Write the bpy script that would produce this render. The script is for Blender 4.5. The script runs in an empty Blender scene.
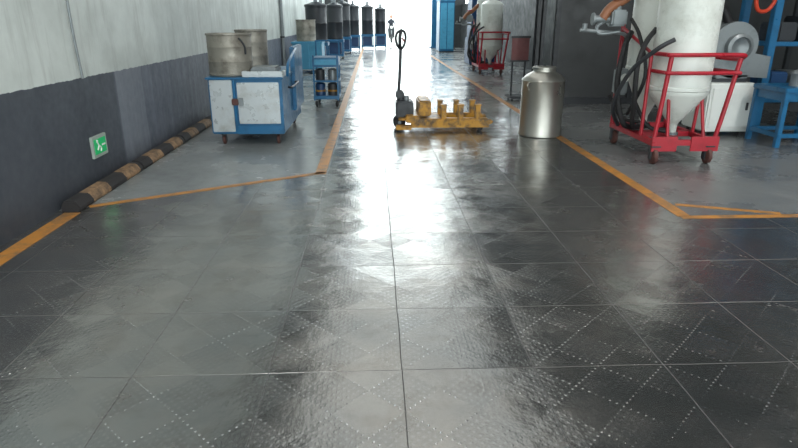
import bpy, bmesh, math, random
from mathutils import Vector, Matrix
random.seed(4)
sc=bpy.context.scene
sc.view_settings.view_transform='Standard'
V=Vector
# ---------------- materials ----------------
def newmat(name):
    m=bpy.data.materials.new(name); m.use_nodes=True
    nt=m.node_tree; b=nt.nodes['Principled BSDF']; return m,nt,b
class NB:
    def __init__(s,nt): s.nt=nt
    def node(s,t,**k):
        n=s.nt.nodes.new(t)
        for a,v in k.items(): setattr(n,a,v)
        return n
    def put(s,sock,v):
        if isinstance(v,bpy.types.NodeSocket): s.nt.links.new(v,sock)
        else: sock.default_value=v
    def m(s,op,a,b=None,c=None):
        n=s.node('ShaderNodeMath',operation=op)
        for i,v in enumerate((a,b,c)):
            if v is not None: s.put(n.inputs[i],v)
        return n.outputs[0]
    def vm(s,op,a,b=None):
        n=s.node('ShaderNodeVectorMath',operation=op)
        s.put(n.inputs[0],a)
        if b is not None: s.put(n.inputs[1],b)
        return n.outputs[0]
    def pos(s):
        return s.node('ShaderNodeNewGeometry').outputs['Position']
    def obj(s):
        return s.node('ShaderNodeTexCoord').outputs['Object']
    def noise(s,vec,scale,detail=4,rough=.55,out='Fac'):
        n=s.node('ShaderNodeTexNoise'); s.put(n.inputs['Vector'],vec)
        n.inputs['Scale'].default_value=scale; n.inputs['Detail'].default_value=detail; n.inputs['Roughness'].default_value=rough
        return n.outputs[out]
    def mr(s,v,a,b,c=0.,d=1.):
        n=s.node('ShaderNodeMapRange'); s.put(n.inputs[0],v)
        for i,x in enumerate((a,b,c,d)): s.put(n.inputs[i+1],x)
        return n.outputs[0]
    def mix(s,f,a,b):
        n=s.node('ShaderNodeMix',data_type='RGBA'); s.put(n.inputs[0],f)
        s.put(n.inputs[6],a if isinstance(a,bpy.types.NodeSocket) else (*a[:3],1)); s.put(n.inputs[7],b if isinstance(b,bpy.types.NodeSocket) else (*b[:3],1))
        return n.outputs[2]
    def bump(s,h,strength,dist,normal=None):
        n=s.node('ShaderNodeBump'); s.put(n.inputs['Height'],h); n.inputs['Strength'].default_value=strength; n.inputs['Distance'].default_value=dist
        if normal is not None: s.put(n.inputs['Normal'],normal)
        return n.outputs[0]
def srgb(r,g,b):
    f=lambda c:(c/255/12.92) if c/255<=.04045 else ((c/255+.055)/1.055)**2.4
    return (f(r),f(g),f(b))
def paint(name,col,rough=.4,metal=0.,dirt=.35,dcol=None,scale=6,thr=.5):
    m,nt,b=newmat(name); n=NB(nt)
    if dcol is None: dcol=tuple(c*.35 for c in col)
    v=n.obj()
    f=n.noise(v,scale,6,.65)
    f=n.mr(f,thr,thr+.2,0.,dirt)
    n.put(b.inputs['Base Color'],n.mix(f,col,dcol))
    b.inputs['Metallic'].default_value=metal
    r=n.mr(n.noise(v,scale*2.3,4),.3,.7,rough*.75,min(1,rough*1.3)); n.put(b.inputs['Roughness'],r)
    return m
blue=paint('blue_paint',srgb(26,96,138),.35,dirt=.5)
blue_l=paint('light_blue_paint',srgb(70,150,185),.4)
blue_d=paint('navy_paint',srgb(22,60,100),.4)
red=paint('red_paint',srgb(165,26,42),.35,dirt=.5)
yellow=paint('yellow_jack_paint',srgb(182,130,30),.42,dirt=.95,dcol=srgb(75,55,28),scale=9,thr=.43)
white=paint('white_tank_paint',srgb(214,218,212),.3,dirt=.5,dcol=srgb(158,158,146),scale=3)
black=paint('black_rubber',srgb(28,28,30),.6)
dark=paint('dark_steel_paint',srgb(45,48,52),.45)
darkdrum=paint('dark_drum_paint',srgb(34,38,44),.4)
grey=paint('grey_cast_metal',srgb(128,134,136),.4,metal=.3)
steel=paint('stainless_steel',srgb(180,178,170),.34,metal=.88,dirt=.3,dcol=srgb(145,140,130),scale=2)
panel=paint('silver_panel',srgb(188,194,196),.3,metal=.35,dirt=.6,dcol=srgb(130,120,105),scale=3,thr=.5)
oldsteel=paint('worn_barrel_steel',srgb(150,146,136),.5,metal=.5,dirt=.8,dcol=srgb(88,80,70),scale=5)
brown=paint('brown_hose',srgb(140,90,60),.5)
orange=paint('orange_plastic',srgb(190,60,32),.5)
darkred=paint('faded_red_board',srgb(110,66,66),.6)
caster=paint('caster_wheel',srgb(85,52,46),.6)
green,gn,gb=newmat('exit_sign_green'); gb.inputs['Base Color'].default_value=(*srgb(25,170,100),1); gb.inputs['Emission Color'].default_value=(*srgb(25,210,120),1); gb.inputs['Emission Strength'].default_value=.15
whiteplastic=paint('white_plastic',srgb(220,223,218),.4,dirt=.1)
signplate=paint('sign_plate',srgb(160,170,162),.5,dirt=.3)
skin=paint('skin',srgb(170,125,100),.6,dirt=0)
cloth=paint('dark_clothes',srgb(35,40,50),.9,dirt=.2)
hair=paint('hair',srgb(20,18,18),.7,dirt=0)

def wallmat():
    m,nt,b=newmat('two_tone_wall_paint'); n=NB(nt); p=n.pos()
    sx=n.node('ShaderNodeSeparateXYZ'); n.put(sx.inputs[0],p); X,Y,Z=sx.outputs
    nz=n.noise(p,1.4,6,.6); nf=n.noise(p,14,4)
    st=n.node('ShaderNodeMapping'); n.put(st.inputs[0],p); st.inputs['Scale'].default_value=(3,3,.35)
    drip=n.noise(st.outputs[0],2.2,5,.7)
    up=n.mix(n.mr(nz,.4,.7),srgb(206,213,209),srgb(178,185,181))
    up=n.mix(n.mr(drip,.5,.72,0.,.6),up,srgb(150,153,149))
    lo=n.mix(n.mr(nz,.35,.7),srgb(62,67,75),srgb(82,87,95))
    far=n.mr(Y,6.2,6.25)
    lo2=n.mix(n.mr(drip,.4,.7),srgb(88,94,106),srgb(110,116,127))
    lo=n.mix(far,lo,lo2)
    pan=n.m('MULTIPLY',n.m('GREATER_THAN',Y,6.25),n.m('LESS_THAN',Y,6.95))
    lo=n.mix(n.m('MULTIPLY',pan,.4),lo,srgb(135,140,148))
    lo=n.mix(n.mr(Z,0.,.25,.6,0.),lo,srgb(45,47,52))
    edge=n.m('ADD',1.0,n.m('MULTIPLY',n.m('SUBTRACT',nf,.5),.03))
    c=n.mix(n.m('GREATER_THAN',Z,edge),lo,up)
    n.put(b.inputs['Base Color'],c); n.put(b.inputs['Roughness'],n.mr(nf,.3,.7,.45,.65))
    n.put(b.inputs['Normal'],n.bump(nf,.15,.01))
    return m
wallm=wallmat()
darkwall=paint('dark_partition_panel',srgb(60,62,63),.5,dirt=.4,scale=2)
ceilm=paint('dark_roof_sheet',srgb(58,62,65),.7,dirt=.3,scale=1)
def emis(name,col,s):
    m,nt,b=newmat(name); b.inputs['Base Color'].default_value=(.6,.65,.65,1); b.inputs['Emission Color'].default_value=(*col,1); b.inputs['Emission Strength'].default_value=s; return m
sky_near=emis('translucent_rooflight',(.98,.98,.95),.9)
sky_far=emis('translucent_rooflight_clear',(.90,.99,1),6)

def concrete(name,c1,c2,rough):
    m,nt,b=newmat(name); n=NB(nt); p=n.pos()
    a=n.noise(p,.9,7,.65); d=n.noise(p,9,5); s=n.noise(p,45,3,.6)
    c=n.mix(n.mr(a,.35,.68),c1,c2); c=n.mix(n.mr(d,.5,.8,0.,.35),c,tuple(x*.5 for x in c1))
    c=n.mix(n.mr(s,.62,.7,0.,.4),c,srgb(170,172,168))
    n.put(b.inputs['Base Color'],c); n.put(b.inputs['Roughness'],n.mr(a,.3,.7,rough,rough+.2))
    n.put(b.inputs['Normal'],n.bump(d,.08,.01)); return m
conc_l=concrete('concrete_floor_left',srgb(116,121,121),srgb(148,152,151),.15)
conc_r=concrete('concrete_floor_right',srgb(92,95,96),srgb(122,124,123),.17)
conc_out=concrete('outdoor_concrete',srgb(200,205,200),srgb(215,218,212),.7)

def tilemat():
    m,nt,b=newmat('steel_diamond_floor_tiles'); n=NB(nt); p=n.pos()
    wob=n.vm('SCALE',n.vm('SUBTRACT',n.noise(p,1.6,2,.5,'Color'),(.5,.5,.5))); wob.node.inputs['Scale'].default_value=.02
    pw=n.vm('ADD',p,wob)
    sx=n.node('ShaderNodeSeparateXYZ'); n.put(sx.inputs[0],pw); X,Y,Z=sx.outputs
    T=.6
    x=n.m('ADD',X,.49+6); y=n.m('ADD',Y,.1+6)
    cx=n.m('DIVIDE',x,T); cy=n.m('DIVIDE',y,T)
    fx=n.m('FRACT',cx); fy=n.m('FRACT',cy)
    ed=lambda f:n.m('MULTIPLY',n.m('MINIMUM',f,n.m('SUBTRACT',1.,f)),T)
    e=n.m('MINIMUM',ed(fx),ed(fy))
    seam=n.mr(e,.001,.0028,1.,0.)
    def cell(a,c):
        comb=n.node('ShaderNodeCombineXYZ'); n.put(comb.inputs[0],n.m('FLOOR',a)); n.put(comb.inputs[1],n.m('FLOOR',c))
        w_=n.node('ShaderNodeTexWhiteNoise',noise_dimensions='3D'); n.put(w_.inputs['Vector'],comb.outputs[0]); return w_
    wn=cell(cx,cy)
    D=.3
    u=n.m('DIVIDE',n.m('ADD',x,y),D); v=n.m('DIVIDE',n.m('SUBTRACT',x,y),D)
    v=n.m('ADD',v,40.)
    wd_=cell(u,v)
    L=D/math.sqrt(2)
    cen=lambda q:n.m('SUBTRACT',n.m('FRACT',n.m('ADD',q,.5)),.5)
    K=7
    def dots(a,c):
        d1=n.m('MULTIPLY',cen(a),L); d2=n.m('MULTIPLY',cen(n.m('MULTIPLY',c,float(K))),L/K)
        return n.m('SQRT',n.m('ADD',n.m('MULTIPLY',d1,d1),n.m('MULTIPLY',d2,d2)))
    dd=n.m('MINIMUM',dots(u,v),dots(v,u))
    d1=n.m('MULTIPLY',cen(n.m('MULTIPLY',u,float(K))),L/K); d2=n.m('MULTIPLY',cen(n.m('MULTIPLY',v,float(K))),L/K)
    stud=n.mr(n.m('SQRT',n.m('ADD',n.m('MULTIPLY',d1,d1),n.m('MULTIPLY',d2,d2))),.004,.009,1.,0.)
    big=n.noise(p,.8,6,.6); fine=n.noise(p,30,4,.6); mid=n.noise(p,4,6,.65); mid2=n.noise(n.vm('ADD',p,(7.,3.,0.)),2.2,5,.65)
    dot=n.m('MULTIPLY',n.mr(dd,.0026,.0055,1.,0.),n.mr(mid2,.4,.6,.05,.85))
    chk0=n.m('MODULO',n.m('ADD',n.m('FLOOR',u),n.m('FLOOR',v)),2.)
    chk=n.m('MULTIPLY',chk0,n.mr(mid2,.35,.65,.4,1.))
    stud=n.m('MULTIPLY',stud,chk0)
    base=n.mix(n.mr(big,.35,.65),srgb(150,153,153),srgb(180,176,170))
    base=n.mix(n.mr(wn.outputs['Value'],0.,1.,0.,.3),base,srgb(132,134,136))
    base=n.mix(n.m('MULTIPLY',chk,.2),base,srgb(114,116,118))
    base=n.mix(n.mr(mid,.5,.75,0.,.4),base,srgb(126,118,110))
    vor=n.node('ShaderNodeTexVoronoi',feature='DISTANCE_TO_EDGE'); n.put(vor.inputs['Vector'],n.vm('ADD',p,n.noise(p,1.5,3,.5,'Color'))); vor.inputs['Scale'].default_value=.9
    scr=n.m('MULTIPLY',n.mr(vor.outputs['Distance'],.001,.005,1.,0.),n.mr(mid,.48,.6,0.,.3))
    base=n.mix(scr,base,srgb(200,202,202))
    base=n.mix(n.m('MULTIPLY',stud,.2),base,srgb(195,198,198))
    base=n.mix(n.m('MULTIPLY',dot,.55),base,srgb(225,225,222))  # glint of the raised dots put into the base colour
    base=n.mix(n.m('MULTIPLY',seam,.8),base,srgb(35,35,35))
    n.put(b.inputs['Base Color'],base)
    n.put(b.inputs['Metallic'],n.m('SUBTRACT',.9,n.m('MULTIPLY',n.m('MAXIMUM',seam,n.m('MULTIPLY',dot,.8)),.5)))
    r=n.m('ADD',n.mr(big,.3,.7,.11,.19),n.m('MULTIPLY',chk,.05)); r=n.m('ADD',r,n.mr(mid,.4,.7,0.,.11)); r=n.m('ADD',r,n.m('MULTIPLY',seam,.4))
    n.put(b.inputs['Roughness'],r)
    off=n.vm('SCALE',n.vm('SUBTRACT',wn.outputs['Color'],(.5,.5,.5))); off.node.inputs['Scale'].default_value=.045
    off2=n.vm('SCALE',n.vm('SUBTRACT',wd_.outputs['Color'],(.5,.5,.5))); off2.node.inputs['Scale'].default_value=.03
    nrm=n.vm('NORMALIZE',n.vm('ADD',n.vm('ADD',n.node('ShaderNodeNewGeometry').outputs['Normal'],off),off2))
    h=n.m('ADD',n.m('MULTIPLY',dot,.0008),n.m('MULTIPLY',seam,-.001))
    h=n.m('ADD',h,n.m('MULTIPLY',stud,.00025))
    h=n.m('ADD',h,n.m('MULTIPLY',mid,.0045)); h=n.m('ADD',h,n.m('MULTIPLY',fine,.0002))
    n.put(b.inputs['Normal'],n.bump(h,1.,1.,nrm))
    return m
tile=tilemat()
def linemat():
    m,nt,b=newmat('worn_orange_line_paint'); n=NB(nt); p=n.pos()
    f=n.mr(n.noise(p,7,7,.7),.45,.66,0.,.85)
    n.put(b.inputs['Base Color'],n.mix(f,srgb(190,130,58),srgb(105,92,76))); b.inputs['Roughness'].default_value=.35; return m
linem=linemat()
def curbmat():
    m,nt,b=newmat('yellow_black_curb'); n=NB(nt); p=n.pos()
    sx=n.node('ShaderNodeSeparateXYZ'); n.put(sx.inputs[0],p)
    s=n.m('GREATER_THAN',n.m('FRACT',n.m('DIVIDE',n.m('SUBTRACT',sx.outputs[1],4.62),.72)),.5)
    s=n.m('SUBTRACT',1.,s)
    d=n.mr(n.noise(p,12,5,.7),.40,.64,0.,.85)
    yc=n.mix(d,srgb(150,120,88),srgb(78,64,52))
    n.put(b.inputs['Base Color'],n.mix(s,yc,srgb(40,38,39))); b.inputs['Roughness'].default_value=.75; return m
curbm=curbmat()

# ---------------- builder ----------------
class B:
    def __init__(s,name): s.name=name; s.bm=bmesh.new(); s.mats=[]
    def mi(s,m):
        if m not in s.mats: s.mats.append(m)
        return s.mats.index(m)
    def merge(s,t,m):
        i=s.mi(m)
        for f in t.faces: f.material_index=i
        bmesh.ops.recalc_face_normals(t,faces=t.faces)
        me=bpy.data.meshes.new('t'); t.to_mesh(me); t.free(); s.bm.from_mesh(me); bpy.data.meshes.remove(me)
    def box(s,x0,x1,y0,y1,z0,z1,m,bev=.006,rot=None,piv=None):
        t=bmesh.new(); bmesh.ops.create_cube(t,size=1)
        c=V(((x0+x1)/2,(y0+y1)/2,(z0+z1)/2)); d=(x1-x0,y1-y0,z1-z0)
        bmesh.ops.scale(t,vec=d,verts=t.verts)
        bv=min(bev,min(map(abs,d))*.3)
        if bv>0: bmesh.ops.bevel(t,geom=t.edges[:],offset=bv,segments=2,affect='EDGES')
        if rot is not None: bmesh.ops.rotate(t,cent=(0,0,0),matrix=rot,verts=t.verts)
        bmesh.ops.translate(t,vec=c,verts=t.verts); s.merge(t,m); return s
    def lathe(s,prof,c,m,n=32,axis=(0,0,1)):
        t=bmesh.new(); q=V((0,0,1)).rotation_difference(V(axis).normalized()); rings=[]
        for r,z in prof:
            if r<1e-5: rings.append([t.verts.new(V(c)+q@V((0,0,z)))])
            else: rings.append([t.verts.new(V(c)+q@V((r*math.cos(2*math.pi*i/n),r*math.sin(2*math.pi*i/n),z))) for i in range(n)])
        for a,b_ in zip(rings,rings[1:]):
            for i in range(n):
                j=(i+1)%n
                if len(a)==1 and len(b_)==1: continue
                if len(a)==1: t.faces.new((a[0],b_[i],b_[j]))
                elif len(b_)==1: t.faces.new((a[i],a[j],b_[0]))
                else: t.faces.new((a[i],a[j],b_[j],b_[i]))
        s.merge(t,m); return s
    def cyl(s,p0,p1,r,m,r1=None,n=20,bev=0):
        p0=V(p0);p1=V(p1);h=(p1-p0).length; r1=r if r1 is None else r1
        return s.lathe([(0,0),(r,0),(r1,h),(0,h)],p0,m,n,(p1-p0))
    def tube(s,pts,r,m,n=10,smooth=True):
        pts=[V(p) for p in pts]
        if smooth and len(pts)>2:
            P=[pts[0]]+pts+[pts[-1]]; o=[]
            for i in range(1,len(P)-2):
                for k in range(6):
                    t=k/6; a,b_,c,d=P[i-1:i+3]
                    o.append(.5*((2*b_)+(c-a)*t+(2*a-5*b_+4*c-d)*t*t+(3*b_-a-3*c+d)*t**3))
            o.append(pts[-1]); pts=o
        t=bmesh.new(); rings=[]; prev=None
        for i,p in enumerate(pts):
            d=(pts[min(i+1,len(pts)-1)]-pts[max(i-1,0)]).normalized()
            if prev is None:
                up=V((0,0,1)) if abs(d.z)<.9 else V((1,0,0)); u=d.cross(up).normalized()
            else: u=(prev-d*prev.dot(d)).normalized()
            prev=u; w=d.cross(u)
            rings.append([t.verts.new(p+r*(math.cos(2*math.pi*k/n)*u+math.sin(2*math.pi*k/n)*w)) for k in range(n)])
        for a,b_ in zip(rings,rings[1:]):
            for k in range(n): t.faces.new((a[k],a[(k+1)%n],b_[(k+1)%n],b_[k]))
        t.faces.new(rings[0]); t.faces.new(rings[-1])
        s.merge(t,m); return s
    def poly(s,pts,z,m,h=0):
        t=bmesh.new(); vs=[t.verts.new((x,y,z)) for x,y in pts]; f=t.faces.new(vs)
        if h:
            r=bmesh.ops.extrude_face_region(t,geom=[f]); bmesh.ops.translate(t,vec=(0,0,h),verts=[q for q in r['geom'] if isinstance(q,bmesh.types.BMVert)])
        i=s.mi(m)
        if h: bmesh.ops.recalc_face_normals(t,faces=t.faces)
        elif f.normal.z<0 or (f.normal_update() or f.normal.z<0): f.normal_flip()
        for q in t.faces: q.material_index=i
        me=bpy.data.meshes.new('t'); t.to_mesh(me); t.free(); s.bm.from_mesh(me); bpy.data.meshes.remove(me); return s
    def castor(s,x,y,r,m=None,h=None):
        m=m or black; h=h or r*2.5
        s.lathe([(0,-r*.32),(r*.8,-r*.32),(r,-r*.2),(r,r*.2),(r*.8,r*.32),(0,r*.32)],(x,y,r),m,20,(1,0,.0))
        s.cyl((x-r*.42,y,r),(x+r*.42,y,r),r*.25,grey,n=12)
        s.box(x-r*.52,x-r*.4,y-r*.4,y+r*.4,r*.6,h-.01,dark,.002); s.box(x+r*.4,x+r*.52,y-r*.4,y+r*.4,r*.6,h-.01,dark,.002)
        s.box(x-r*.6,x+r*.6,y-r*.6,y+r*.6,h-.015,h,dark,.002); return s
    def done(s):
        me=bpy.data.meshes.new(s.name); s.bm.to_mesh(me); s.bm.free()
        for m in s.mats: me.materials.append(m)
        me.shade_smooth(); me.set_sharp_from_angle(angle=math.radians(32))
        o=bpy.data.objects.new(s.name,me); bpy.context.collection.objects.link(o)
        return o

# ---------------- room ----------------
YE=34.5; YB=-4
WL=-2.62
f=B('floor')
f.poly([(WL,YB),(10,YB),(10,4.42),(2.48,4.42),(2.48,YE),(-.56,YE),(-.56,5.95),(-2.45,4.85),(WL,4.75)],0,tile)
f.poly([(WL,4.75),(-2.45,4.85),(-.56,5.95),(-.56,YE),(WL,YE)],0,conc_l)
f.poly([(2.48,4.42),(10,4.42),(10,YE),(2.48,YE)],0,conc_r)
f.done()
f=B('ground'); f.poly([(-60,YE),(60,YE),(60,160),(-60,160)],-.01,conc_out); f.poly([(-60,-60),(60,-60),(60,YB),(-60,YB)],-.01,conc_out); f.done()
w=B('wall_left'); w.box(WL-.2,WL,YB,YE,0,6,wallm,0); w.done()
w=B('wall_right'); w.box(10,10.2,YB,11,0,6,darkwall,0)
w.box(4.9,5.1,11.2,YE,0,2.2,darkwall,0); w.box(4.9,5.1,11.2,YE,5.6,6,darkwall,0); w.box(4.9,5.1,11.2,13,2.2,5.6,darkwall,0)
w.done()
wi=B('window_1')
wi.box(4.88,5.12,13,YE,2.18,2.26,dark,0)
y=13
while y<YE: wi.box(4.92,5.08,y-.03,y+.03,2.2,5.6,dark,0); y+=2.15
wi.box(4.95,5.05,13,YE,3.9,3.95,dark,0); wi.done()
w=B('wall_back'); w.box(WL,-1.35,YE,YE+.2,0,6,darkwall,0); w.box(3.3,5.1,YE,YE+.2,0,3,darkwall,0); w.box(-1.35,3.3,YE,YE+.2,5.2,5.3,darkwall,0)
w.box(3.3,3.4,YE,YE+.2,3,6,darkwall,0)
w.done()
w=B('wall_partition'); w.box(3.25,10,11.05,11.2,0,6,darkwall,0)
for x in (3.3,4.75,6.2,7.65): w.box(x-.04,x+.04,10.98,11.06,0,6,dark,.004)
w.box(3.25,10,10.99,11.06,0,.12,dark,.004); w.box(3.25,10,10.99,11.06,2.3,2.4,dark,.004)
w.done()
c=B('ceiling')
c.box(WL-.2,-1.5,YB,20,6,6.1,ceilm,0); c.box(3.0,10.2,YB,20,6,6.1,ceilm,0); 
c.box(WL-.2,-.9,20,YE+.2,6,6.1,ceilm,0); c.box(2.8,10.2,20,YE+.2,6,6.1,ceilm,0); 
c.box(-1.5,3.0,YB,4,6,6.1,ceilm,0)
c.box(-1.5,3.0,4,20,6.02,6.08,sky_near,0); c.box(-.9,2.8,20,YE+.2,6.02,6.08,sky_far,0)
for y in range(-3,34,3): c.box(WL,10,y,y+.1,5.85,6,dark,0)
c.done()
c=B('steel_column'); c.box(2.93,3.08,11.0,11.02,0,6,dark,.002); c.box(2.93,3.08,11.18,11.2,0,6,dark,.002); c.box(2.99,3.02,11.0,11.2,0,6,dark,.002); c.box(2.86,3.15,10.92,11.28,0,.02,dark,.003); c.done()
c=B('steel_column'); c.box(3.2,3.5,33.9,34.2,0,6,blue,.01); c.box(3.1,3.6,33.8,34.3,0,.05,blue,.01); c.done()

l=B('floor_marking_line'); W=.11
def strip(p,q,w=W):
    p=V((*p,0));q=V((*q,0)); d=(q-p).normalized(); s_=V((-d.y,d.x,0))*w/2
    l.poly([(p+s_)[:2],(q+s_)[:2],(q-s_)[:2],(p-s_)[:2]],.001,linem,.002)
strip((-.56,5.9),(-.56,YE)); strip((-.52,5.97),(-2.42,4.87),.07); strip((-2.48,YB+1),(-2.48,4.7),.13)
strip((2.48,4.4),(2.48,YE)); strip((2.44,4.38),(9.9,4.38),.07); strip((2.56,4.72),(3.3,4.44),.06)
l.done()

k=B('parking_curb')
y=4.72
while y<9.3:
    L_=1.44
    y1=min(y+L_-.02,9.4)
    t=bmesh.new(); vs=[]
    for yy in (y,y1):
        vs.append([t.verts.new((xx,yy,zz)) for xx,zz in ((-2.58,.0),(-2.43,.0),(-2.42,.03),(-2.46,.09),(-2.55,.095),(-2.58,.04))])
    for i in range(6): t.faces.new((vs[0][i],vs[0][(i+1)%6],vs[1][(i+1)%6],vs[1][i]))
    t.faces.new(vs[0]); t.faces.new(vs[1]); bmesh.ops.bevel(t,geom=t.edges[:],offset=.008,segments=2,affect='EDGES'); k.merge(t,curbm)
    y+=L_
k.done()
e=B('exit_sign'); e.box(WL+.001,WL+.025,5.48,5.78,.27,.47,signplate,.004); e.box(WL+.02,WL+.028,5.51,5.75,.30,.44,green,.003)
e.tube([(WL+.03,5.56,.42),(WL+.03,5.59,.38),(WL+.03,5.56,.34)],.008,whiteplastic,6); e.tube([(WL+.03,5.59,.38),(WL+.03,5.63,.35),(WL+.03,5.62,.32)],.008,whiteplastic,6); e.lathe([(0,-.012),(.012,0),(0,.012)],(WL+.03,5.57,.425),whiteplastic,8)
e.box(WL+.028,WL+.031,5.66,5.73,.365,.38,whiteplastic,0)
e.done()
e=B('wall_conduit'); e.tube([(WL+.03,5.55,6),(WL+.03,5.5,3),(WL+.03,5.46,1.6),(WL+.03,5.5,1.0)],.012,grey,8); e.done()
e=B('wall_conduit'); e.tube([(WL+.06,17.6,6),(WL+.06,17.6,.1)],.05,grey,10,False); 
for z in (1,2.5,4): e.box(WL,WL+.12,17.53,17.67,z,z+.04,dark)
e.done()

d=B('stainless_steel_drum')
d.lathe([(0,.0),(.275,0),(.285,.01),(.286,.03),(.281,.04),(.281,.72),(.287,.73),(.282,.748),(.22,.805),(.15,.845),(.145,.87),(.155,.875),(.155,.90),(.14,.908),(0,.915)],(2.26,7.97,0),steel,48)
d.tube([(2.03,7.82,.72),(2.0,7.78,.68),(2.03,7.80,.62)],.008,steel,8)
d.lathe([(0,0),(.02,0),(.02,.03),(0,.03)],(2.26,7.97,.91),dark,12); d.done()

j=B('pallet_jack')
for y0 in (8.28,8.78):
    j.box(.52,1.62,y0,y0+.17,.10,.16,yellow,.012); j.box(.52,1.62,y0,y0+.012,.05,.13,yellow,.004); j.box(.52,1.62,y0+.158,y0+.17,.05,.13,yellow,.004)
    j.lathe([(0,0),(.04,0),(.04,.1),(0,.1)],(1.5,y0+.035,.04),black,16,(0,1,0))
    j.box(1.56,1.68,y0+.03,y0+.14,.09,.15,yellow,.02)
    for x in (.98,1.22,1.46):
        j.box(x-.035,x+.035,y0+.03,y0+.14,.15,.36,yellow,.006); j.box(x-.045,x+.045,y0+.02,y0+.15,.35,.365,yellow,.004)
    j.box(.9,1.6,y0+.04,y0+.13,.155,.175,yellow,.006)
j.box(.44,.64,8.26,8.97,.12,.22,yellow,.015)
j.box(.62,.80,8.33,8.90,.2,.42,yellow,.02)
j.box(.34,.95,8.3,8.93,.15,.175,yellow,.006)
j.box(.3,.52,8.22,8.34,.03,.09,yellow,.01)
j.cyl((.38,8.6,.1),(.38,8.6,.5),.055,dark); j.cyl((.46,8.6,.2),(.46,8.6,.46),.04,grey); j.box(.31,.56,8.42,8.78,.16,.40,dark,.02)
j.lathe([(0,0),(.075,0),(.09,.01),(.09,.05),(.075,.06),(0,.06)],(.36,8.5,.09),black,24,(0,1,0)); j.lathe([(0,0),(.075,0),(.09,.01),(.09,.05),(.075,.06),(0,.06)],(.36,8.64,.09),black,24,(0,1,0)); j.cyl((.36,8.48,.09),(.36,8.72,.09),.025,grey)
j.box(.31,.42,8.53,8.67,.42,.54,dark,.02)
j.tube([(.35,8.6,.5),(.37,8.6,.8),(.38,8.6,1.12)],.022,dark,12)
j.tube([(.38,8.6,1.1),(.37,8.53,1.17),(.37,8.5,1.27),(.385,8.53,1.34),(.39,8.6,1.355),(.385,8.67,1.34),(.37,8.7,1.27),(.37,8.67,1.17),(.38,8.6,1.1)],.019,dark,10)
j.tube([(.33,8.56,1.16),(.31,8.55,1.25),(.34,8.56,1.33),(.42,8.58,1.34),(.45,8.6,1.26),(.43,8.6,1.16),(.38,8.6,1.1),(.33,8.56,1.16)],.017,dark,10)
j.tube([(.4,8.6,1.25),(.44,8.6,1.2)],.012,red,8); j.done()

c=B('cabinet_cart')
x0,x1,y0,y1=-2.02,-1.12,7.4,9.2
c.box(x0,x1,y0+.02,y1,.14,.82,blue,.012)
c.box(x0+.02,x0+.29,y0,y0+.03,.17,.80,panel,.006); c.box(x0+.35,x1-.04,y0-.005,y0+.03,.27,.77,panel,.006)
c.box(x0+.31,x1,y0-.005,y0+.03,.14,.25,blue,.01); c.box(x0+.30,x0+.33,y0-.005,y0+.03,.2,.8,blue,.003); c.box(x1-.04,x1,y0-.006,y0+.03,.2,.8,blue,.003)
c.box(x0+.28,x0+.36,y0-.03,y0,.5,.58,caster,.01); c.box(x0+.36,x0+.42,y0-.02,y0,.49,.59,grey,.01)
c.box(x0-.02,x1+.02,y0-.02,y1+.02,.81,.832,blue,.006)
c.box(x0+.42,x1+.02,y0+.02,y0+.62,.833,.85,panel,.004); c.box(x0+.42,x1+.02,y0+.02,y0+.05,.85,.90,panel,.004); c.box(x1-.01,x1+.02,y0+.02,y0+.62,.85,.90,panel,.004); c.box(x0+.42,x0+.45,y0+.05,y0+.62,.85,.90,panel,.004)
c.box(x0+.5,x1-.08,y0+.15,y0+.55,.86,.94,grey,.02)
c.box(x1-.01,x1+.05,y0+.9,y1,.3,1.15,blue,.012)
c.tube([(x1+.06,y0+.1,.84),(x1+.08,y0+.1,1.0),(x1+.08,y0+.8,1.12),(x1+.06,y0+.9,1.1)],.018,blue,8)
c.tube([(x1+.06,y0+.15,.7),(x1+.1,y0+.15,.7),(x1+.1,y0+.8,.7),(x1+.06,y0+.8,.7)],.014,dark,8)
for x in (x0+.12,x1-.1):
    for y in (y0+.12,y1-.12): c.castor(x,y,.055,caster,.14)
c.done()
b=B('steel_barrel')
pr=[(0,0),(.27,0),(.275,.02),(.268,.03),(.268,.16),(.271,.17),(.268,.18),(.268,.33),(.271,.34),(.268,.35),(.268,.47),(.278,.48),(.278,.5),(.262,.5),(.255,.47),(0,.46)]
b.lathe(pr,(-1.79,7.74,.836),oldsteel,40)
b.tube([(-1.62,7.52,1.28),(-1.55,7.46,1.2),(-1.55,7.5,1.1)],.012,dark,8)
b.done()
b=B('steel_barrel'); b.lathe([(r*.82,z*1.05) for r,z in pr],(-1.72,8.8,.836),oldsteel,32)
b.tube([(-1.72,8.58,1.0),(-1.72,8.56,1.2),(-1.72,8.58,1.3)],.012,dark,8); b.done()

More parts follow.
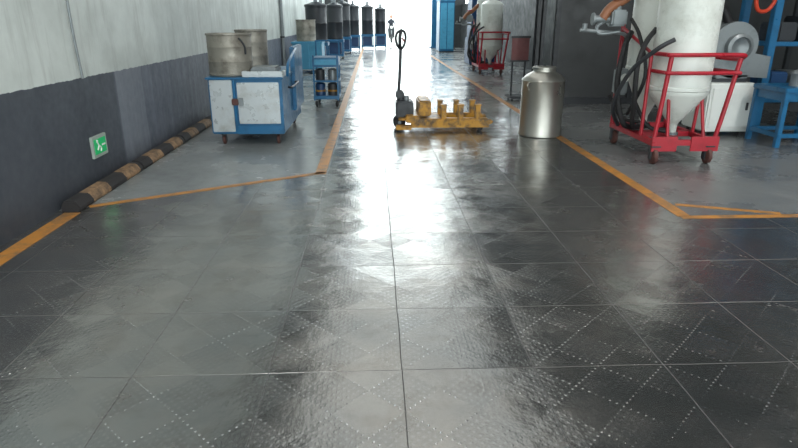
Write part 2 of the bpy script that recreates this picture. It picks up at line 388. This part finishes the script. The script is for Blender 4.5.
t=B('blue_tool_trolley')
x0,x1,y0,y1=-1.08,-.62,10.75,11.4
for x in (x0+.02,x1-.02):
    for y in (y0+.02,y1-.02): t.box(x-.015,x+.015,y-.015,y+.015,.12,.9,blue,.004)
t.box(x0,x1,y0,y1,.14,.2,blue,.01); t.box(x0,x1,y0,y1,.70,.86,blue,.015); t.box(x0+.04,x1-.04,y0-.01,y0+.01,.74,.83,blue_l,.004)
t.box(x0,x1,y0,y1,.44,.47,blue,.006)
t.tube([(x0+.02,y1,.86),(x0+.02,y1,1.08),(x0+.05,y1,1.12),(x1-.05,y1,1.12),(x1-.02,y1,1.08),(x1-.02,y1,.86)],.015,blue,8)
for i,x in enumerate((x0+.12,x1-.12)):
    t.lathe([(0,0),(.09,0),(.09,.2),(.06,.22),(.03,.23),(.03,.25),(0,.25)],(x,y0+.14,.2),dark if i else blue_d,20); t.lathe([(0,0),(.08,0),(.08,.17),(.03,.2),(0,.2)],(x,y0+.18,.47),grey if i else dark,20)
    t.lathe([(.09,0),(.093,.0),(.093,.03),(.09,.03)],(x,y0+.14,.27),yellow,20)
for x in (x0+.05,x1-.05):
    for y in (y0+.06,y1-.06): t.castor(x,y,.055,black,.14)
t.done()
t=B('blue_storage_bin')
t.box(-2.35,-1.5,17.9,19.0,.1,.85,blue_l,.03); t.box(-2.38,-1.47,17.87,19.03,.82,.88,blue_l,.02)
for x in (-2.1,-1.9,-1.7): t.box(x-.03,x+.03,17.86,17.92,.12,.8,blue_l,.01)
for x in (-2.25,-1.6): t.castor(x,18.05,.04,black,.1).castor(x,18.85,.04,black,.1)
t.done()
b=B('steel_barrel'); b.lathe([(r*1.05,z*1.2) for r,z in pr],(-1.98,18.4,.885),oldsteel,28); b.done()
def vat(x,y,r,zt,zb=.75):
    m=B('mixing_vat')
    m.box(x-r,x+r,y-r,y+r,.12,.2,blue,.01); m.box(x-r,x+r,y-r,y+r,zb-.12,zb,blue,.01)
    for sx_ in (-1,1):
        for sy in (-1,1): m.box(x+sx_*(r-.04)-.03,x+sx_*(r-.04)+.03,y+sy*(r-.04)-.03,y+sy*(r-.04)+.03,.1,zb,blue,.005); m.castor(x+sx_*(r-.06),y+sy*(r-.06),.045,black,.12)
    m.box(x-r*.75,x+r*.75,y-r*.75,y+r*.75,.2,zb-.12,blue_d,.02)
    h=zt-zb
    m.lathe([(0,0),(r*.9,0),(r*.92,.03),(r*.9,.06),(r*.9,h*.45),(r*.94,h*.47),(r*.9,h*.49),(r*.9,h*.86),(r*.96,h*.88),(r*.96,h*.93),(r*.5,h*.97),(r*.3,h),(0,h)],(x,y,zb),darkdrum,28)
    m.box(x-.06,x+.06,y-.06,y+.06,zt-.02,zt+.15,grey,.01)
    m.done()
vat(-1.95,21.5,.40,2.05); vat(-1.5,24.5,.34,2.1); vat(-2.1,25.5,.38,2.1); vat(-1.35,28.,.36,2.25); vat(-1.0,31.2,.34,2.2); vat(-.3,32.6,.33,2.2); vat(-1.9,29.5,.4,2.2); vat(.38,33.2,.32,2.1)

def hopper_cart(ox,oy,full=True):
    m=B('sandblasting_hopper_cart')
    X=lambda x:x+ox; Yy=lambda y:y+oy
    def T(p,r,mt,n=10,sm=True): m.tube([(a+ox,b_+oy,c_) for a,b_,c_ in p],r,mt,n,sm)
    for y in (0,1.15): m.box(X(-.38),X(.36),Yy(y-.03),Yy(y+.03),.2,.26,red,.006)
    for x in (-.38,.30): m.box(X(x),X(x+.06),Yy(0),Yy(1.15),.2,.26,red,.006)
    m.box(X(-.36),X(.34),Yy(.5),Yy(.62),.2,.26,red,.006)
    m.box(X(-.38),X(-.1),Yy(-.04),Yy(-.02),.14,.3,red,.004); m.box(X(.05),X(.36),Yy(-.04),Yy(-.02),.14,.3,red,.004)
    for x in (-.33,.27):
        for y in (.0,1.12): m.castor(X(x),Yy(y),.085,caster,.2)
    T([(-.36,-.01,.22),(-.33,-.02,.6),(-.30,-.04,1.15)],.024,red); T([(.31,-.01,.22),(.36,-.03,.6),(.42,-.06,1.12)],.024,red)
    T([(-.36,1.15,.22),(-.36,1.15,1.5)],.024,red); T([(.33,1.15,.22),(.33,1.15,1.15)],.024,red)
    T([(-.34,.3,1.15),(-.33,-.0,1.15),(-.27,-.07,1.15),(.38,-.07,1.15),(.46,-.03,1.13),(.47,.1,1.1),(.42,.5,1.1)],.022,red)
    T([(-.34,.3,.97),(-.33,.0,.97),(-.27,-.07,.97),(.36,-.07,.97),(.42,-.02,.97),(.4,.5,.97)],.02,red)
    T([(-.36,0.3,.22),(-.36,.3,1.15),(-.36,1.15,1.4)],.02,red,10,False); T([(.34,.5,.24),(.38,.5,1.1)],.02,red)
    for x in (-.2,.2): T([(x,-.0,.26),(x*.9,.15,.75)],.018,red)
    def tank(cx,cy,r,zc,zt):
        m.lathe([(0,.29),(.045,.29),(.05,.38),(.06,.40),(r*.97,zc-.03),(r,zc),(r*1.0,zc+.02),(r*1.03,zc+.03),(r*1.03,zc+.06),(r,zc+.07),(r,zt-.12),(r*.97,zt-.06),(r*.8,zt),(r*.4,zt+.05),(.08,zt+.06),(.08,zt+.14),(0,zt+.14)],(X(cx),Yy(cy),0),white,40)
        m.lathe([(0,0),(.07,0),(.07,.03),(.04,.03),(.04,.1),(0,.1)],(X(cx),Yy(cy),.26),grey,16)
        T([(cx,cy,.31),(cx-.1,cy,.3),(cx-.25,cy+.1,.35),(cx-.38,cy+.2,.6)],.022,black)
    tank(-.0,.32,.315,.74,1.95)
    tank(-.05,.97,.27,.9,2.1)
    if full:
        m.box(X(-.62),X(-.44),Yy(.85),Yy(1.05),1.42,1.6,grey,.02)
        m.lathe([(0,0),(.07,0),(.07,.02),(.04,.03),(.04,.2),(.07,.21),(.07,.23),(0,.23)],(X(-.82),Yy(.95),1.5),grey,16,(1,0,0))
        m.cyl((X(-.53),Yy(.95),1.6),(X(-.53),Yy(.95),1.72),.04,grey); m.lathe([(0,0),(.08,0),(.08,.02),(0,.02)],(X(-.53),Yy(.95),1.72),red,16)
        T([(-.70,.95,1.5),(-.62,.95,1.62),(-.46,.95,1.72),(-.30,.9,1.87),(-.12,.9,1.95)],.055,brown,14)
        T([(-.62,.95,1.5),(-.75,.95,1.42),(-.72,.93,1.34),(-.5,.9,1.36)],.02,grey)
        T([(-.95,.95,1.38),(-.7,.95,1.36),(-.45,.98,1.34),(-.36,1.0,1.3)],.022,grey); T([(-.9,.95,1.38),(-.9,.95,1.45)],.03,grey)
        T([(-.36,.9,1.35),(-.5,.7,1.2),(-.58,.6,.8),(-.5,.55,.4),(-.36,.6,.3),(-.1,.7,.3)],.032,black)
        T([(-.3,.4,1.4),(-.42,.35,1.25),(-.5,.3,1.0),(-.46,.35,.6),(-.38,.5,.34),(-.2,.6,.3)],.028,black)
        T([(-.25,.05,1.3),(-.40,.1,1.2),(-.55,.35,.95),(-.6,.6,.55),(-.45,.75,.3)],.024,dark)
        T([(-.42,.8,1.5),(-.42,.5,1.3),(-.40,.3,.9),(-.42,.6,.45)],.02,black)
        m.box(X(-.50),X(-.38),Yy(.75),Yy(.95),.65,.95,grey,.02)
        m.lathe([(0,0),(.05,0),(.05,.015),(0,.02)],(X(-.44),Yy(.74),.85),whiteplastic,16,(0,-1,0))
    m.done()
hopper_cart(3.37,6.22)
hopper_cart(3.35,17.2)

b=B('white_dust_collector'); b.box(4.42,5.05,7.75,8.35,.06,.70,whiteplastic,.02); b.box(4.47,5.0,7.735,7.76,.12,.64,whiteplastic,.01); b.box(4.94,4.97,7.72,7.74,.35,.45,dark,.004)
for x in (4.5,4.97):
    for y in (7.82,8.28): b.cyl((x,y,0),(x,y,.07),.025,black,n=12)
b.box(4.48,5.0,7.9,8.2,.70,.74,dark,.006); b.done()
b=B('centrifugal_blower')
cx,cz=4.78,1.15; yb=7.9
t=bmesh.new(); pts=[]
N_=40
for i in range(N_+1):
    a=2*math.pi*i/N_*.86-.3; r=.27+.14*i/N_; pts.append((cx+r*math.cos(a),cz+r*math.sin(a)))
pts.append((cx+.48,cz-.40)); pts.append((cx+.48,cz-.12))
f1=[t.verts.new((x,yb,z)) for x,z in pts]; f2=[t.verts.new((x,yb+.26,z)) for x,z in pts]
for i in range(len(pts)):
    k2=(i+1)%len(pts); t.faces.new((f1[i],f1[k2],f2[k2],f2[i]))
t.faces.new(f1); t.faces.new(f2); b.merge(t,grey)
b.lathe([(.15,0),(.17,0),(.17,.08),(.13,.1),(.12,.06),(.06,.03),(0,.02)],(cx,yb,cz),grey,28,(0,-1,0))
b.cyl((cx,yb+.26,cz),(cx,yb+.6,cz),.13,dark); b.box(cx-.22,cx+.22,yb+.0,yb+.28,.745,.80,grey,.01); b.box(cx-.2,cx-.1,yb+.05,yb+.2,.78,.98,grey,.01); b.box(cx+.1,cx+.2,yb+.05,yb+.2,.78,.98,grey,.01)
b.tube([(cx-.1,yb+.12,cz+.3),(cx-.25,yb+.1,cz+.5),(cx-.45,yb,cz+.45),(cx-.55,yb,cz+.1)],.05,black,12)
b.done()
t=B('blue_workbench')
x0,x1,y0,y1=4.9,6.4,6.95,7.6
t.box(x0,x1,y0,y1,.66,.72,blue,.01); t.box(x0+.03,x1-.03,y0+.03,y1-.03,.56,.66,blue,.006)
for x in (x0+.04,5.6,x1-.04):
    for y in (y0+.04,y1-.04): t.box(x-.03,x+.03,y-.03,y+.03,0,.66,blue,.005)
t.box(x0+.04,x1-.04,y0+.02,y0+.06,.12,.17,blue,.005); t.box(x0+.04,x1-.04,y1-.06,y1-.02,.12,.17,blue,.005); t.box(x0+.02,x0+.06,y0,y1,.12,.17,blue,.005)
t.done()
t=B('metal_canister'); t.lathe([(0,0),(.09,0),(.09,.14),(.095,.15),(.07,.18),(.03,.2),(.03,.24),(0,.24)],(5.2,7.2,.721),grey,24); t.done()
t=B('metal_canister'); t.lathe([(0,0),(.12,0),(.12,.1),(.13,.11),(.11,.13),(0,.13)],(5.45,7.15,.721),steel,24); t.done()
t=B('blue_storage_rack')
x0,x1,y0,y1=5.35,6.8,8.1,8.8
for x in (x0,x1):
    for y in (y0,y1): t.box(x-.05,x+.05,y-.05,y+.05,0,2.8,blue,.006)
for z in (.4,1.15,1.9,2.7):
    t.box(x0,x1,y0,y1,z,z+.06,blue,.006)
for i in range(4): t.box(x0+.12+i*.33,x0+.38+i*.33,y0+.05,y0+.5,1.21,1.21+.25+.08*(i%2),(dark,darkdrum,blue_d,grey)[i],.02); t.lathe([(0,0),(.12,0),(.12,.3),(.05,.36),(0,.36)],(x0+.25+i*.33,y0+.3,1.96),(orange,red,blue_d,grey)[i],18); t.box(x0+.12+i*.33,x0+.38+i*.33,y0+.05,y0+.5,.46,.46+.35,(blue_d,grey,dark,orange)[i],.02)
t.tube([(5.24,8.0,1.75),(5.14,8.0,1.85),(5.0,8.02,1.78),(5.04,8.03,1.62),(5.17,8.05,1.6),(5.26,8.06,1.7),(5.3,8.06,1.9)],.025,orange,10); t.done()
t=B('sign_stand')
t.box(2.62,2.95,11.55,11.58,.75,1.18,darkred,.006); t.box(2.60,2.97,11.54,11.59,1.16,1.2,dark,.004); t.box(2.60,2.97,11.54,11.59,.73,.76,dark,.004)
t.tube([(2.66,11.6,.06),(2.66,11.6,1.18)],.018,dark,8); t.tube([(2.9,11.6,.06),(2.9,11.6,1.18)],.018,dark,8)
t.box(2.6,2.98,11.4,11.85,.05,.09,dark,.01)
for x in (2.66,2.92):
    for y in (11.45,11.8): t.lathe([(0,-.012),(.028,-.012),(.028,.012),(0,.012)],(x,y,.028),black,14,(1,0,0))
t.done()
t=B('blue_press_machine')
t.box(3.3,4.2,21,22.2,0,.9,blue_d,.03); t.box(3.35,3.6,21.1,22.1,.9,2.6,blue_d,.03); t.box(3.3,4.2,21,22.2,2.5,2.9,blue_l,.04); t.cyl((3.95,21.5,1.6),(3.95,21.5,2.5),.12,steel); t.lathe([(0,0),(.3,0),(.3,.06),(0,.06)],(3.95,21.5,.9),steel); t.done()
t=B('blue_storage_cabinet'); t.box(3.1,3.8,29,30.4,.05,2.3,blue,.02); t.box(3.14,3.44,28.98,29.01,.15,2.2,blue_l,.01); t.box(3.47,3.77,28.98,29.01,.15,2.2,blue_l,.01); t.box(3.08,3.82,28.97,30.42,2.3,2.36,blue_l,.01); t.box(3.1,3.8,29,30.4,0,.06,dark,0); t.done()

s=B('motor_scooter'); px,py=1.22,42.0
for y in (py-.62,py+.62): s.lathe([(.16,-.05),(.24,-.05),(.27,-.02),(.27,.02),(.24,.05),(.16,.05),(.05,.03),(0,.03)],(px,y,.265),black,24,(1,0,0)); s.cyl((px-.05,y,.265),(px+.05,y,.265),.1,grey)
s.box(px-.16,px+.16,py-.3,py+.15,.25,.32,dark,.02); s.box(px-.2,px+.2,py-.5,py-.38,.35,1.0,dark,.05); s.box(px-.15,px+.15,py+.1,py+.8,.4,.72,dark,.08); s.box(px-.15,px+.15,py+.1,py+.75,.72,.8,black,.03)
s.tube([(px,py-.62,.265),(px,py-.5,.7),(px,py-.42,1.05)],.03,grey,8); s.tube([(px-.33,py-.3,1.08),(px-.15,py-.42,1.05),(px+.15,py-.42,1.05),(px+.33,py-.3,1.08)],.018,dark,8)
s.lathe([(0,0),(.08,0),(.09,.05),(0,.06)],(px,py-.46,.98),whiteplastic,16,(0,-1,0)); s.box(px-.1,px+.1,py-.78,py-.45,.5,.54,dark,.02); s.done()
def person():
    root=bpy.data.objects.new('scooter_rider',None); bpy.context.collection.objects.link(root); root.location=(px,py+.3,0)
    me=bpy.data.meshes.new('body')
    vs=[(0,0,.88),(0,0,1.02),(0,-.03,1.25),(0,-.03,1.40),(0,-.04,1.47),(0,-.05,1.53),
        (.17,-.03,1.38),(.24,-.18,1.18),(.30,-.5,1.1),(-.17,-.03,1.38),(-.24,-.18,1.18),(-.30,-.5,1.1),
        (.1,-.03,.86),(.17,-.42,.84),(.16,-.4,.42),(.16,-.5,.36),(-.1,-.03,.86),(-.17,-.42,.84),(-.16,-.4,.42),(-.16,-.5,.36)]
    es=[(0,1),(1,2),(2,3),(3,4),(4,5),(3,6),(6,7),(7,8),(3,9),(9,10),(10,11),(0,12),(12,13),(13,14),(14,15),(0,16),(16,17),(17,18),(18,19)]
    rr=[.15,.14,.17,.13,.06,.055,.075,.05,.033,.075,.05,.033,.11,.075,.045,.04,.11,.075,.045,.04]
    me.from_pydata(vs,es,[]); o=bpy.data.objects.new('body',me); bpy.context.collection.objects.link(o); o.parent=root
    sm=o.modifiers.new('skin','SKIN')
    if me.skin_vertices:
        for i,r in enumerate(rr): me.skin_vertices[0].data[i].radius=(r,r*.85)
        me.skin_vertices[0].data[0].use_root=True
    sm.use_smooth_shade=True
    o.modifiers.new('sub','SUBSURF').levels=1; me.materials.append(cloth)
    h=B('head'); h.lathe([(0,-.13),(.05,-.12),(.075,-.07),(.085,0),(.085,.05),(.06,.1),(0,.125)],(0,-.07,1.64),skin,20); h.lathe([(.088,.0),(.095,.04),(.07,.11),(0,.14)],(0,-.055,1.64),hair,20)
    h.lathe([(0,-.03),(.012,-.015),(0,.02)],(0,-.158,1.63),skin,8); h.box(-.04,-.02,-.155,-.145,1.65,1.665,hair,.002); h.box(.02,.04,-.155,-.145,1.65,1.665,hair,.002); h.box(-.025,.025,-.148,-.14,1.575,1.585,darkred,.002)
    for sx_ in (-1,1): h.lathe([(0,-.02),(.012,0),(0,.02)],(sx_*.088,-.06,1.64),skin,8)
    ho=h.done(); ho.parent=root
    for sx_ in (-1,1):
        k=B('hand'); k.box(sx_*.30-.035,sx_*.30+.035,-.6,-.51,1.07,1.1,skin,.012)
        for i in range(4): k.tube([(sx_*.30-.028+i*.019,-.6,1.09),(sx_*.30-.028+i*.019,-.63-.004*i,1.08),(sx_*.30-.028+i*.019,-.62,1.055)],.009,skin,6)
        k.tube([(sx_*.265,-.54,1.08),(sx_*.24,-.57,1.06),(sx_*.25,-.6,1.05)],.01,skin,6); k.done().parent=root
        k=B('shoe'); k.box(sx_*.16-.045,sx_*.16+.045,-.66,-.42,.32,.39,black,.03); k.done().parent=root
person()

# ---------------- light ----------------
wd=bpy.data.worlds.new('World'); sc.world=wd; wd.use_nodes=True
bg=wd.node_tree.nodes['Background']; bg.inputs[0].default_value=(.88,.97,.99,1); bg.inputs[1].default_value=4.2
def fill_lamp(name,x,y,z,sx_,sy,e,col=(1,.98,.95)):  # added fill light hung in an invented fixture, out of view
    h=B(name); h.box(x-sx_/2-.03,x+sx_/2+.03,y-sy/2-.03,y+sy/2+.03,z+.01,z+.09,whiteplastic,.01); h.tube([(x,y,z+.08),(x,y,5.8)],.01,dark,6,False); ho=h.done()
    ld=bpy.data.lights.new('fill_lamp','AREA'); ld.shape='RECTANGLE'; ld.size=sx_; ld.size_y=sy; ld.energy=e; ld.color=col
    o=bpy.data.objects.new('fill_lamp_light',ld); bpy.context.collection.objects.link(o); o.location=(x,y,z); o.parent=ho
fill_lamp('added_fill_lamp',5.5,4.0,5.0,.4,1.4,170)
fill_lamp('added_fill_lamp',-1.2,2.2,5.0,.4,1.4,110)

# ---------------- camera ----------------
cd=bpy.data.cameras.new('camera'); cam=bpy.data.objects.new('camera',cd); bpy.context.collection.objects.link(cam); sc.camera=cam
cd.sensor_width=36; cd.lens=36*590/798; cd.clip_end=500
cam.location=(0,0,1.5); cam.rotation_euler=(math.pi/2-math.atan(205/590),0,-math.radians(2.38))
